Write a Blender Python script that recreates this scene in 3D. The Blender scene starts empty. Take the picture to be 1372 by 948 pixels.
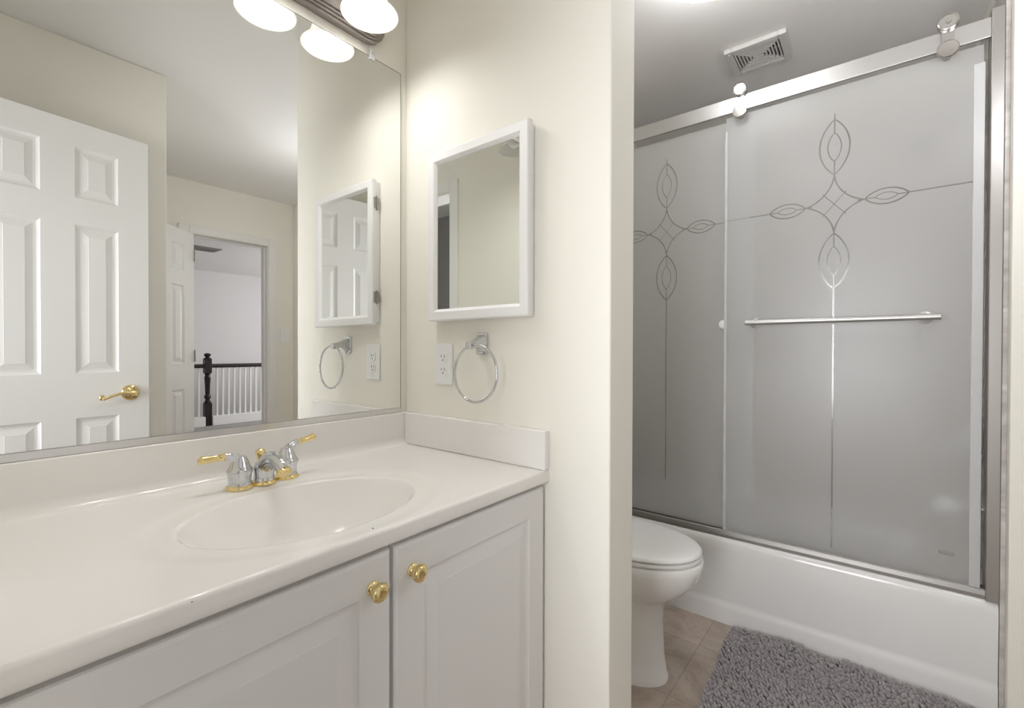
import bpy, math, random
from mathutils import Vector
PI = math.pi
random.seed(7)
SC = bpy.context.scene
COL = SC.collection

# ------------------------------------------------------------------ camera, world, exposure
cd = bpy.data.cameras.new('camera')
cam = bpy.data.objects.new('camera', cd)
COL.objects.link(cam)
cd.sensor_fit = 'HORIZONTAL'
cd.sensor_width = 36.0
cd.lens = 36.0 * 616.41 / 1372.0
cd.clip_start = 0.02
YAW, PITCH, ROLL = 0.6713, -0.0082, 0.0024
fw = Vector((math.cos(YAW) * math.cos(PITCH), math.sin(YAW) * math.cos(PITCH), math.sin(PITCH)))
r0 = Vector((math.sin(YAW), -math.cos(YAW), 0.0))
u0 = r0.cross(fw)
rr = r0 * math.cos(ROLL) + u0 * math.sin(ROLL)
uu = u0 * math.cos(ROLL) - r0 * math.sin(ROLL)
from mathutils import Matrix
M = Matrix(((rr.x, uu.x, -fw.x, -0.9553), (rr.y, uu.y, -fw.y, -1.1999), (rr.z, uu.z, -fw.z, 1.1443), (0, 0, 0, 1)))
cam.matrix_world = M
SC.camera = cam

wd = bpy.data.worlds.new('world')
SC.world = wd
wd.use_nodes = True
wd.node_tree.nodes['Background'].inputs[0].default_value = (1, 1, 1, 1)
wd.node_tree.nodes['Background'].inputs[1].default_value = 0.05

SC.view_settings.view_transform = 'Standard'
SC.view_settings.look = 'None'
SC.view_settings.exposure = -0.14
SC.view_settings.gamma = 1.0
SC.view_settings.use_curve_mapping = False
cy = SC.cycles
cy.max_bounces = 14
cy.diffuse_bounces = 7
cy.glossy_bounces = 8
cy.transmission_bounces = 10
cy.caustics_reflective = True
cy.caustics_refractive = True
cy.sample_clamp_indirect = 20.0
cy.blur_glossy = 0.5
cy.use_denoising = True

BULB = 2.0            # emission of the vanity bulbs
SPOT = 5.0            # light each vanity lamp throws down
SHADE = 0.68           # glow of the lit frosted shades
DOME = 15.0            # emission of the ceiling dome over the toilet


def area(name, loc, rot, sx, sy, power, color=(1, 1, 1)):
    l = bpy.data.lights.new(name, 'AREA')
    l.shape = 'RECTANGLE'
    l.size, l.size_y, l.energy, l.color = sx, sy, power, color
    o = bpy.data.objects.new(name, l)
    o.location, o.rotation_euler = loc, rot
    COL.objects.link(o)
    return o


# added fill lights out of view: room behind the doorway, corridor, stair landing
bd = area('bedroom_fill', (-2.15, -0.65, 1.25), (0, -PI / 2, 0), 1.3, 1.3, 30.0, (0.97, 0.98, 1.01))  # unseen panel added to send fill through the doorway; no window built
bd.data.spread = math.radians(110)
pl = bpy.data.lights.new('corridor_fill', 'POINT')  # added point fill, kept out of sight in the passage, without a fixture
pl.energy, pl.color, pl.shadow_soft_size = 7.0, (0.97, 0.98, 1.02), 0.12
po = bpy.data.objects.new('corridor_fill', pl)
po.location = (0.62, -1.64, 1.98)
COL.objects.link(po)
area('landing_fill', (4.2, -5.2, 1.6), (0, PI / 2, 0), 1.6, 1.8, 75.0, (0.97, 0.98, 1.0))  # unseen panel added to brighten the landing; no window behind it


# ------------------------------------------------------------------ materials
def nodes(m):
    m.use_nodes = True
    return m.node_tree.nodes, m.node_tree.links


def pbr(name, col, rough=0.5, metal=0.0, spec=0.5, bump=0.0, bscale=60.0, coat=0.0, trans=0.0, ior=1.45, emit=0.0, var=0.0):
    m = bpy.data.materials.new(name)
    n, l = nodes(m)
    b = n['Principled BSDF']
    b.inputs['Base Color'].default_value = (*col, 1)
    b.inputs['Roughness'].default_value = rough
    b.inputs['Metallic'].default_value = metal
    b.inputs['Specular IOR Level'].default_value = spec
    b.inputs['Coat Weight'].default_value = coat
    b.inputs['Transmission Weight'].default_value = trans
    b.inputs['IOR'].default_value = ior
    if emit:
        b.inputs['Emission Color'].default_value = (*col, 1)
        b.inputs['Emission Strength'].default_value = emit
    if bump or var:
        tc = n.new('ShaderNodeTexCoord')
        nz = n.new('ShaderNodeTexNoise')
        nz.inputs['Scale'].default_value = bscale
        nz.inputs['Detail'].default_value = 4
        l.new(tc.outputs['Object'], nz.inputs['Vector'])
        if bump:
            bp = n.new('ShaderNodeBump')
            bp.inputs['Strength'].default_value = bump
            bp.inputs['Distance'].default_value = 0.002
            l.new(nz.outputs['Fac'], bp.inputs['Height'])
            l.new(bp.outputs['Normal'], b.inputs['Normal'])
        if var:
            mx = n.new('ShaderNodeMix')
            mx.data_type = 'RGBA'
            mx.inputs[6].default_value = (*[c * (1 - var) for c in col], 1)
            mx.inputs[7].default_value = (*[min(1, c * (1 + var)) for c in col], 1)
            l.new(nz.outputs['Fac'], mx.inputs[0])
            l.new(mx.outputs[2], b.inputs['Base Color'])
    return m


M_wall = pbr('cream_paint', (0.87, 0.848, 0.778), 0.6, spec=0.3, bump=0.05, bscale=140)
M_ceil = pbr('ceiling_paint', (0.90, 0.885, 0.87), 0.9, spec=0.1, bump=0.08, bscale=200)
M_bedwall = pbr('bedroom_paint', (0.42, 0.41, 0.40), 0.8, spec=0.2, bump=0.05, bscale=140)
M_hallwall = pbr('landing_paint', (0.74, 0.72, 0.72), 0.8, spec=0.2, bump=0.05, bscale=140)
M_trim = pbr('trim_paint', (0.85, 0.84, 0.82), 0.35, bump=0.03, bscale=90)
M_door = pbr('door_paint', (0.84, 0.83, 0.82), 0.38, bump=0.04, bscale=90)
M_cabw = pbr('cabinet_paint', (0.79, 0.78, 0.775), 0.35, bump=0.03, bscale=90)
M_dark = pbr('shadow_gap', (0.12, 0.11, 0.10), 0.8)
M_chip = pbr('chip_brown', (0.04, 0.03, 0.03), 0.7)
M_marblew = pbr('cultured_marble', (0.86, 0.84, 0.82), 0.16, spec=0.5, coat=0.25, var=0.012, bscale=5)
M_mirror = pbr('silvered_glass', (0.90, 0.91, 0.895), 0.0, metal=1.0)
M_edge = pbr('mirror_edge', (0.20, 0.20, 0.18), 0.3, metal=0.4)
M_alu = pbr('aluminium', (0.72, 0.71, 0.70), 0.28, metal=1.0)
M_chrome = pbr('chrome', (0.66, 0.67, 0.69), 0.06, metal=1.0)
M_brass = pbr('polished_brass', (0.84, 0.68, 0.34), 0.12, metal=1.0)
M_nickel = pbr('brushed_nickel', (0.40, 0.37, 0.355), 0.34, metal=1.0, bump=0.05, bscale=300)
M_rail = pbr('brushed_steel', (0.56, 0.55, 0.54), 0.40, metal=1.0)
M_roll = pbr('polished_steel', (0.50, 0.48, 0.46), 0.22, metal=1.0)
M_post = pbr('grey_anodised', (0.40, 0.38, 0.365), 0.42, metal=0.85)
M_track = pbr('dark_anodised', (0.34, 0.325, 0.31), 0.42, metal=0.85)
M_porc = pbr('porcelain', (0.86, 0.855, 0.845), 0.10, coat=0.4)
M_seat = pbr('seat_plastic', (0.86, 0.855, 0.85), 0.2)
M_tub = pbr('tub_enamel', (0.82, 0.815, 0.81), 0.16, coat=0.3)
M_plast = pbr('white_plastic', (0.87, 0.87, 0.87), 0.35)
M_slot = pbr('slot_dark', (0.05, 0.05, 0.05), 0.6)
M_vent = pbr('vent_plastic', (0.72, 0.70, 0.68), 0.5)
M_wood = pbr('dark_stained_wood', (0.022, 0.015, 0.013), 0.22, var=0.3, bscale=30)
M_carpet = pbr('landing_carpet', (0.34, 0.32, 0.31), 0.95, bump=0.6, bscale=300, var=0.12)
M_bulb = pbr('lit_bulb', (1.0, 0.98, 0.96), 0.3, emit=BULB)
M_bulboff = pbr('unlit_bulb', (0.85, 0.85, 0.83), 0.3)
M_dome = pbr('lit_dome_glass', (0.97, 0.98, 1.0), 0.3, emit=DOME)
M_seal = pbr('clear_vinyl_seal', (0.80, 0.80, 0.80), 0.25, trans=0.35)
M_rugback = pbr('rug_backing', (0.12, 0.11, 0.115), 0.95)


def shade_mat(name, emit):
    m = bpy.data.materials.new(name)
    n, l = nodes(m)
    b = n['Principled BSDF']
    b.inputs['Base Color'].default_value = (0.90, 0.90, 0.89, 1)
    b.inputs['Roughness'].default_value = 0.3
    b.inputs['Emission Color'].default_value = (1.0, 0.97, 0.94, 1)
    b.inputs['Emission Strength'].default_value = emit
    tr = n.new('ShaderNodeBsdfTranslucent')
    tr.inputs[0].default_value = (0.9, 0.88, 0.85, 1)
    mx = n.new('ShaderNodeMixShader')
    mx.inputs[0].default_value = 0.45
    l.new(b.outputs[0], mx.inputs[1])
    l.new(tr.outputs[0], mx.inputs[2])
    l.new(mx.outputs[0], n['Material Output'].inputs[0])
    return m


M_shade = shade_mat('frosted_lit_shade', SHADE)
M_shadeoff = shade_mat('frosted_unlit_shade', 0.0)


def stone_floor():
    m = bpy.data.materials.new('stone_vinyl')
    n, l = nodes(m)
    b = n['Principled BSDF']
    b.inputs['Roughness'].default_value = 0.42
    tc = n.new('ShaderNodeTexCoord')
    w = n.new('ShaderNodeTexNoise'); w.inputs['Scale'].default_value = 6; w.inputs['Detail'].default_value = 8
    w.inputs['Roughness'].default_value = 0.65; w.inputs['Distortion'].default_value = 0.8
    l.new(tc.outputs['Object'], w.inputs['Vector'])
    cr = n.new('ShaderNodeValToRGB')
    e = cr.color_ramp.elements
    e[0].position, e[0].color = 0.30, (0.34, 0.27, 0.22, 1)
    e[1].position, e[1].color = 0.72, (0.60, 0.52, 0.45, 1)
    k = cr.color_ramp.elements.new(0.5); k.color = (0.48, 0.40, 0.335, 1)
    l.new(w.outputs['Fac'], cr.inputs[0])
    # veins
    v = n.new('ShaderNodeTexNoise'); v.inputs['Scale'].default_value = 9; v.inputs['Detail'].default_value = 3
    v.inputs['Distortion'].default_value = 1.6
    l.new(tc.outputs['Object'], v.inputs['Vector'])
    s = n.new('ShaderNodeMath'); s.operation = 'SUBTRACT'; s.inputs[1].default_value = 0.5
    l.new(v.outputs['Fac'], s.inputs[0])
    a = n.new('ShaderNodeMath'); a.operation = 'ABSOLUTE'; l.new(s.outputs[0], a.inputs[0])
    mr = n.new('ShaderNodeMapRange'); mr.inputs['From Max'].default_value = 0.018
    mr.inputs['To Min'].default_value = 0.22; mr.inputs['To Max'].default_value = 0.0
    l.new(a.outputs[0], mr.inputs[0])
    mx = n.new('ShaderNodeMix'); mx.data_type = 'RGBA'
    mx.inputs[7].default_value = (0.20, 0.15, 0.12, 1)
    l.new(mr.outputs[0], mx.inputs[0]); l.new(cr.outputs[0], mx.inputs[6])
    # tile joints
    br = n.new('ShaderNodeTexBrick')
    br.offset = 0.0
    br.inputs['Scale'].default_value = 1.0
    br.inputs['Mortar Size'].default_value = 0.002
    br.inputs['Brick Width'].default_value = 0.33
    br.inputs['Row Height'].default_value = 0.33
    br.inputs['Color1'].default_value = (1, 1, 1, 1)
    br.inputs['Color2'].default_value = (0.90, 0.90, 0.90, 1)
    br.inputs['Mortar'].default_value = (0.72, 0.68, 0.65, 1)
    mp = n.new('ShaderNodeMapping'); mp.inputs['Location'].default_value = (0.10, 0.005, 0)
    l.new(tc.outputs['Object'], mp.inputs[0]); l.new(mp.outputs[0], br.inputs['Vector'])
    mu = n.new('ShaderNodeMix'); mu.data_type = 'RGBA'; mu.blend_type = 'MULTIPLY'; mu.inputs[0].default_value = 1
    l.new(mx.outputs[2], mu.inputs[6]); l.new(br.outputs[0], mu.inputs[7])
    l.new(mu.outputs[2], b.inputs['Base Color'])
    return m


M_floor = stone_floor()


def grey_marble():
    m = bpy.data.materials.new('grey_marble_surround')
    n, l = nodes(m)
    b = n['Principled BSDF']
    b.inputs['Roughness'].default_value = 0.25
    tc = n.new('ShaderNodeTexCoord')
    mp = n.new('ShaderNodeMapping'); mp.inputs['Scale'].default_value = (2, 2, 5); mp.inputs['Rotation'].default_value = (0.5, 0.3, 0)
    l.new(tc.outputs['Object'], mp.inputs[0])
    w = n.new('ShaderNodeTexNoise'); w.inputs['Scale'].default_value = 2.5; w.inputs['Detail'].default_value = 8
    w.inputs['Distortion'].default_value = 1.5
    l.new(mp.outputs[0], w.inputs['Vector'])
    cr = n.new('ShaderNodeValToRGB')
    e = cr.color_ramp.elements
    e[0].position, e[0].color = 0.3, (0.42, 0.39, 0.37, 1)
    e[1].position, e[1].color = 0.7, (0.70, 0.665, 0.64, 1)
    l.new(w.outputs['Fac'], cr.inputs[0])
    l.new(cr.outputs[0], b.inputs['Base Color'])
    return m


M_surround = grey_marble()


def rug_mat():
    m = bpy.data.materials.new('grey_chenille')
    n, l = nodes(m)
    b = n['Principled BSDF']
    b.inputs['Roughness'].default_value = 0.9
    b.inputs['Sheen Weight'].default_value = 0.4
    tc = n.new('ShaderNodeTexCoord')
    w = n.new('ShaderNodeTexNoise'); w.inputs['Scale'].default_value = 90; w.inputs['Detail'].default_value = 2
    l.new(tc.outputs['Object'], w.inputs['Vector'])
    mx = n.new('ShaderNodeMix'); mx.data_type = 'RGBA'
    mx.inputs[6].default_value = (0.23, 0.21, 0.215, 1)
    mx.inputs[7].default_value = (0.42, 0.385, 0.395, 1)
    l.new(w.outputs['Fac'], mx.inputs[0]); l.new(mx.outputs[2], b.inputs['Base Color'])
    return m


M_rug = rug_mat()


def frosted(name, yc, zc, zlow, frost):
    """Frosted glass; a clear etched ornament (lines and pointed leaves) centred on yc, zc."""
    m = bpy.data.materials.new(name)
    n, l = nodes(m)
    W = 0.0028

    def mt(op, a, b_=None, c=None):
        k = n.new('ShaderNodeMath'); k.operation = op
        for i, v in enumerate((a, b_, c)):
            if v is None: continue
            if isinstance(v, (int, float)): k.inputs[i].default_value = v
            else: l.new(v, k.inputs[i])
        return k.outputs[0]
    tc = n.new('ShaderNodeTexCoord')
    sp = n.new('ShaderNodeSeparateXYZ'); l.new(tc.outputs['Object'], sp.inputs[0])
    u = mt('SUBTRACT', sp.outputs[1], yc); v = mt('SUBTRACT', sp.outputs[2], zc)
    U = mt('ABSOLUTE', u); V = mt('ABSOLUTE', v)
    lt = lambda a, b_: mt('LESS_THAN', a, b_)
    gt = lambda a, b_: mt('GREATER_THAN', a, b_)
    mul = lambda *a: a[0] if len(a) == 1 else mt('MULTIPLY', a[0], mul(*a[1:]))
    near = lambda a, c: mt('ABSOLUTE', mt('SUBTRACT', a, c))

    def vesica(P, Q, c, L, h, w):
        R = (L * L + h * h) / (2 * h)
        dp = mt('ADD', P, R - h); dq = mt('SUBTRACT', Q, c)
        d = mt('SQRT', mt('ADD', mt('MULTIPLY', dp, dp), mt('MULTIPLY', dq, dq)))
        return mul(lt(near(d, R), w), lt(mt('ABSOLUTE', dq), L))
    masks = []
    for P, Q, c, L, h in ((U, V, 0.2105, 0.1025, 0.046), (V, U, 0.151, 0.061, 0.027)):
        masks.append(vesica(P, Q, c, L, h, W))
        masks.append(vesica(P, Q, c, L * 0.52, h * 0.45, W * 0.7))
        masks.append(mul(lt(P, W * 0.8), lt(near(Q, c), L + 0.022), gt(near(Q, c), L * 0.52)))
    masks.append(mul(lt(U, W), lt(v, -0.313), gt(v, zlow - zc)))        # long line to the foot of the panel
    masks.append(mul(lt(V, W * 0.8), gt(U, 0.212)))                     # line to both panel edges
    dx = mt('SUBTRACT', U, 0.122); dy = mt('SUBTRACT', V, 0.118)
    d = mt('SQRT', mt('ADD', mt('MULTIPLY', dx, dx), mt('MULTIPLY', dy, dy)))
    masks.append(mul(lt(near(d, 0.1224), W), lt(U, 0.0905), lt(V, 0.1085)))
    masks.append(mul(lt(near(mt('MULTIPLY', V, 0.65), mt('MULTIPLY', U, 0.76)), W * 0.6), lt(U, 0.036)))
    tot = masks[0]
    for k in masks[1:]: tot = mt('MAXIMUM', tot, k)
    g = n['Principled BSDF']
    g.inputs['Base Color'].default_value = (0.93, 0.94, 0.94, 1)
    g.inputs['Transmission Weight'].default_value = 1.0
    g.inputs['IOR'].default_value = 1.45
    mr = n.new('ShaderNodeMapRange'); mr.inputs['To Min'].default_value = 0.31; mr.inputs['To Max'].default_value = 0.14
    l.new(tot, mr.inputs[0]); l.new(mr.outputs[0], g.inputs['Roughness'])
    df = n.new('ShaderNodeBsdfDiffuse'); df.inputs[0].default_value = (0.86, 0.855, 0.84, 1)
    tl = n.new('ShaderNodeBsdfTranslucent'); tl.inputs[0].default_value = (0.86, 0.855, 0.84, 1)
    m2 = n.new('ShaderNodeMixShader'); m2.inputs[0].default_value = 0.4
    l.new(df.outputs[0], m2.inputs[1]); l.new(tl.outputs[0], m2.inputs[2])
    mx = n.new('ShaderNodeMixShader')
    fr = n.new('ShaderNodeMapRange'); fr.inputs['To Min'].default_value = frost; fr.inputs['To Max'].default_value = 0.25 * frost
    l.new(tot, fr.inputs[0]); l.new(fr.outputs[0], mx.inputs[0])
    l.new(g.outputs[0], mx.inputs[1]); l.new(m2.outputs[0], mx.inputs[2])
    l.new(mx.outputs[0], n['Material Output'].inputs[0])
    return m


FROST = 0.50


# ------------------------------------------------------------------ mesh helpers
class MB:
    def __init__(s): s.v = []; s.f = []; s.m = []

    def add(s, vs, fs, mi=0):
        k = len(s.v); s.v += [tuple(p) for p in vs]; s.f += [tuple(i + k for i in f) for f in fs]; s.m += [mi] * len(fs)
        return s

    def box(s, x0, x1, y0, y1, z0, z1, mi=0):
        vs = [(x, y, z) for x in (x0, x1) for y in (y0, y1) for z in (z0, z1)]
        return s.add(vs, [(0, 1, 3, 2), (4, 6, 7, 5), (0, 4, 5, 1), (2, 3, 7, 6), (0, 2, 6, 4), (1, 5, 7, 3)], mi)

    def lathe(s, prof, c, axis=(0, 0, 1), n=32, mi=0, sx=1.0, sy=1.0, cap=True):
        """prof: (radius, height) along axis from point c"""
        a = Vector(axis).normalized()
        t = Vector((0, 0, 1)) if abs(a.z) < 0.9 else Vector((1, 0, 0))
        e1 = a.cross(t).normalized(); e2 = a.cross(e1)
        if abs(a.z) > 0.9: e1, e2 = Vector((1, 0, 0)), Vector((0, 1, 0)) * (1 if a.z > 0 else -1)
        vs, fs = [], []
        for r, h in prof:
            for i in range(n):
                th = 2 * PI * i / n
                vs.append(Vector(c) + a * h + e1 * (r * math.cos(th) * sx) + e2 * (r * math.sin(th) * sy))
        for j in range(len(prof) - 1):
            for i in range(n):
                k = (i + 1) % n
                fs.append((j * n + i, j * n + k, (j + 1) * n + k, (j + 1) * n + i))
        if cap:
            fs.append(tuple(reversed(range(n))))
            fs.append(tuple((len(prof) - 1) * n + i for i in range(n)))
        return s.add(vs, fs, mi)

    def tube(s, pts, rad, n=14, mi=0, closed=False, cap=True):
        P = [Vector(p) for p in pts]
        R = rad if isinstance(rad, (list, tuple)) else [rad] * len(P)
        N = len(P); vs, fs = [], []
        prev = None
        for i, p in enumerate(P):
            d = (P[(i + 1) % N] - P[i - 1]) if closed else (P[min(i + 1, N - 1)] - P[max(i - 1, 0)])
            d.normalize()
            if prev is None:
                t = Vector((0, 0, 1)) if abs(d.z) < 0.9 else Vector((1, 0, 0))
                e1 = d.cross(t).normalized()
            else:
                e1 = (prev - d * prev.dot(d)).normalized()
            prev = e1
            e2 = d.cross(e1)
            r = R[i]
            ra, rb = r if isinstance(r, tuple) else (r, r)
            for k in range(n):
                th = 2 * PI * k / n
                vs.append(p + e1 * (ra * math.cos(th)) + e2 * (rb * math.sin(th)))
        rng = N if closed else N - 1
        for j in range(rng):
            j2 = (j + 1) % N
            for k in range(n):
                k2 = (k + 1) % n
                fs.append((j * n + k, j * n + k2, j2 * n + k2, j2 * n + k))
        if cap and not closed:
            fs.append(tuple(reversed(range(n)))); fs.append(tuple((N - 1) * n + k for k in range(n)))
        return s.add(vs, fs, mi)

    def loft(s, rings, mi=0, cap=True):
        n = len(rings[0]); vs = [p for r in rings for p in r]; fs = []
        for j in range(len(rings) - 1):
            for i in range(n):
                k = (i + 1) % n
                fs.append((j * n + i, j * n + k, (j + 1) * n + k, (j + 1) * n + i))
        if cap:
            fs.append(tuple(reversed(range(n)))); fs.append(tuple((len(rings) - 1) * n + i for i in range(n)))
        return s.add(vs, fs, mi)

    def prism(s, poly, axis, a, b, mi=0):
        """extrude a 2-D outline along an axis: axis 'y': poly=(x,z); 'x': poly=(y,z); 'z': poly=(x,y)"""
        def P(p, t):
            return {'y': (p[0], t, p[1]), 'x': (t, p[0], p[1]), 'z': (p[0], p[1], t)}[axis]
        n = len(poly)
        vs = [P(p, a) for p in poly] + [P(p, b) for p in poly]
        fs = [(i, (i + 1) % n, n + (i + 1) % n, n + i) for i in range(n)]
        fs += [tuple(reversed(range(n))), tuple(range(n, 2 * n))]
        return s.add(vs, fs, mi)

    def build(s, name, mats, parent=None, off=(0, 0, 0), smooth=None, bevel=0.0, seg=2, sub=0):
        me = bpy.data.meshes.new(name)
        ox, oy, oz = off
        me.from_pydata([(x - ox, y - oy, z - oz) for x, y, z in s.v], [], s.f)
        me.validate()
        mats = mats if isinstance(mats, (list, tuple)) else [mats]
        for m in mats: me.materials.append(m)
        if len(mats) > 1 and len(me.polygons) == len(s.m):
            me.polygons.foreach_set('material_index', s.m)
        import bmesh
        bm = bmesh.new(); bm.from_mesh(me)
        bmesh.ops.recalc_face_normals(bm, faces=bm.faces)
        bm.to_mesh(me); bm.free()
        o = bpy.data.objects.new(name, me)
        COL.objects.link(o)
        if parent is not None: o.parent = parent
        if bevel:
            b = o.modifiers.new('bevel', 'BEVEL'); b.width = bevel; b.segments = seg
            b.limit_method = 'ANGLE'; b.angle_limit = math.radians(40)
        if sub:
            q = o.modifiers.new('sub', 'SUBSURF'); q.levels = sub; q.render_levels = sub
        if smooth is not None:
            me.polygons.foreach_set('use_smooth', [True] * len(me.polygons))
            if smooth < 179: me.set_sharp_from_angle(angle=math.radians(smooth))
        return o


def tag(o, label, cat=None, group=None, kind=None):
    o['label'] = label
    if cat: o['category'] = cat
    if group: o['group'] = group
    if kind: o['kind'] = kind
    return o


def thing(name, loc, label, cat, group=None, kind=None, rz=0.0):
    o = bpy.data.objects.new(name, None)
    o.empty_display_size = 0.05
    o.location = loc; o.rotation_euler = (0, 0, rz)
    COL.objects.link(o)
    return tag(o, label, cat, group, kind)


def struct(name, mb, mat, label, cat, **k):
    o = mb.build(name, mat, **k)
    return tag(o, label, cat, kind='structure')


def rot2(p, c, a):
    x, y = p[0] - c[0], p[1] - c[1]
    return (c[0] + x * math.cos(a) - y * math.sin(a), c[1] + x * math.sin(a) + y * math.cos(a))


# ------------------------------------------------------------------ setting
H = 2.44
struct('floor', MB().box(-0.94, 1.95, -3.01, 0.0, -0.05, 0.0), M_floor, 'beige stone-look vinyl bathroom floor', 'floor')
struct('floor_hall', MB().box(-1.5, 4.4, -6.78, -3.01, -0.05, 0.0), M_carpet, 'grey carpet of the landing beyond the far door', 'floor')
struct('floor_bedroom', MB().box(-2.3, -0.94, -3.1, 0.6, -0.05, 0.0), M_carpet, 'carpet of the room behind the doorway', 'floor')
struct('ceiling', MB().box(-2.4, 4.5, -7.7, 0.7, H, H + 0.06), M_ceil, 'pale grey ceiling over the bathroom', 'ceiling')
struct('wall_left', MB().box(-1.06, 1.99, 0.0, 0.12, 0, H), M_wall, 'cream wall behind the big vanity mirror', 'wall')
struct('wall_center', MB().box(0.0, 0.1265, -0.7255, 0.0, 0, H), M_wall, 'cream partition wall carrying the medicine cabinet', 'wall', bevel=0.004)
w = MB()
w.box(-1.06, -0.94, -0.72, 0.0, 0, H).box(-1.06, -0.94, -1.585, -1.305, 0, H).box(-1.06, -0.94, -1.305, -0.72, 2.05, H)
struct('wall_near', w, M_wall, 'cream end wall with the open doorway', 'wall')
struct('wall_back', MB().box(-0.94, -0.26, -1.585, -1.465, 0, H), M_wall, 'cream wall behind the open white door, seen in the mirror', 'wall', bevel=0.004)
struct('wall_corridor_left', MB().box(-0.38, -0.26, -2.95, -1.585, 0, H), M_wall, 'cream side wall of the passage to the far door', 'wall')
w = MB()
w.box(-0.38, 0.26, -3.07, -2.95, 0, H).box(0.86, 1.19, -3.07, -2.95, 0, H).box(0.26, 0.86, -3.07, -2.95, 2.045, H)
struct('wall_far', w, M_wall, 'cream far wall with the landing door, seen in the mirror', 'wall')
struct('wall_right', MB().box(1.07, 1.99, -1.63, -1.515, 0, H).box(1.07, 1.19, -2.95, -1.63, 0, H), M_wall,
       'cream wall at the right end of the bathtub', 'wall', bevel=0.005)
struct('wall_shower', MB().box(1.872, 1.99, -1.515, 0.0, 0, H), M_wall, 'long wall behind the bathtub', 'wall')
# marble-look surround inside the tub alcove
struct('trim_1', MB().box(1.106, 1.872, -1.515, -1.503, 0.0, 2.335), M_surround, 'grey marble surround panel on the tub end wall', 'wall panel', bevel=0.002)
struct('trim_2', MB().box(1.860, 1.872, -1.503, -0.012, 0.30, 2.335), M_surround, 'grey marble surround panel behind the bathtub', 'wall panel')
struct('trim_3', MB().box(1.106, 1.872, -0.012, 0.0, 0.30, 2.335), M_surround, 'grey marble surround panel behind the toilet end of the tub', 'wall panel')
# rooms glimpsed through the two doorways
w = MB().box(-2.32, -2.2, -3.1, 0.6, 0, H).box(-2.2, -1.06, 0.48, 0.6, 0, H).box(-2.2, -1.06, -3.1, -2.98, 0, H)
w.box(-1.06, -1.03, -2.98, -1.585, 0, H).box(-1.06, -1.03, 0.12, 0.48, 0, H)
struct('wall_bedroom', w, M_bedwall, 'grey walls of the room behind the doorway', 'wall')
w = MB().box(-1.6, 4.5, -7.62, -7.5, -1.5, H).box(4.4, 4.5, -7.5, -3.07, -1.5, H).box(-1.6, -1.5, -7.5, -3.07, -1.5, H)
w.box(-1.5, -0.38, -3.07, -2.95, 0, H).box(1.19, 4.4, -3.07, -2.95, 0, H)
struct('wall_hall', w, M_hallwall, 'pale walls of the stair landing', 'wall')
struct('floor_stair', MB().box(-1.5, 4.4, -7.5, -6.78, -1.5, -1.4), M_carpet, 'carpeted stairwell below the landing rail', 'floor')


def casing(name, pieces, label):
    m = MB()
    for b in pieces: m.box(*b)
    return struct(name, m, M_trim, label, 'door casing', bevel=0.006, seg=3)


# far doorway: casing on the bathroom side and the jamb lining
casing('trim_4', [(0.197, 0.266, -2.95, -2.934, 0, 2.10), (0.854, 0.923, -2.95, -2.934, 0, 2.10), (0.266, 0.854, -2.95, -2.934, 2.035, 2.10),
                  (0.260, 0.272, -3.075, -2.945, 0, 2.045), (0.848, 0.860, -3.075, -2.945, 0, 2.045), (0.272, 0.848, -3.075, -2.945, 2.033, 2.045),
                  (0.836, 0.848, -3.02, -2.985, 0, 2.033), (0.272, 0.836, -3.02, -2.985, 2.02, 2.033)],
       'white casing around the far doorway to the landing')
# doorway in the near wall
casing('trim_5', [(-0.94, -0.9305, -0.727, -0.662, 0, 2.11), (-0.94, -0.9305, -1.365, -1.300, 0, 2.11), (-0.94, -0.9305, -1.300, -0.727, 2.045, 2.11),
                  (-1.065, -0.937, -0.732, -0.72, 0, 2.05), (-1.065, -0.937, -1.305, -1.293, 0, 2.05), (-1.065, -0.937, -1.293, -0.732, 2.038, 2.05)],
       'white casing around the near doorway, seen in the cabinet mirror')


# ------------------------------------------------------------------ panelled boards (doors)
def board(mb, x0, x1, z0, z1, y, panels, prof, n=-1, edge=None):
    """one face of a board in the plane y, facing n; every panel is rings of (inset, depth)"""
    xs = sorted({x0, x1} | {p[0] for p in panels} | {p[1] for p in panels})
    zs = sorted({z0, z1} | {p[2] for p in panels} | {p[3] for p in panels})
    inside = lambda a, b, c, d: any(p[0] - 1e-6 <= a and b <= p[1] + 1e-6 and p[2] - 1e-6 <= c and d <= p[3] + 1e-6 for p in panels)
    for i in range(len(xs) - 1):
        for j in range(len(zs) - 1):
            a, b, c, d = xs[i], xs[i + 1], zs[j], zs[j + 1]
            if not inside(a, b, c, d):
                mb.add([(a, y, c), (b, y, c), (b, y, d), (a, y, d)], [(0, 1, 2, 3)])
    for a, b, c, d in panels:
        prev = None
        for ins, dep in prof:
            yy = y - n * dep
            ring = [(a + ins, yy, c + ins), (b - ins, yy, c + ins), (b - ins, yy, d - ins), (a + ins, yy, d - ins)]
            if prev: mb.add(prev + ring, [(k, (k + 1) % 4, 4 + (k + 1) % 4, 4 + k) for k in range(4)])
            prev = ring
        mb.add(prev, [(0, 1, 2, 3)])


PROF_DOOR = [(0, 0), (0.004, 0.003), (0.010, 0.0065), (0.016, 0.0072), (0.019, 0.0072), (0.041, 0.0022), (0.0415, 0.0013)]
PROF_CAB = [(0, 0), (0.003, 0.0035), (0.008, 0.0052), (0.012, 0.0052), (0.038, 0.0010), (0.0385, 0.0003)]


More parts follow.
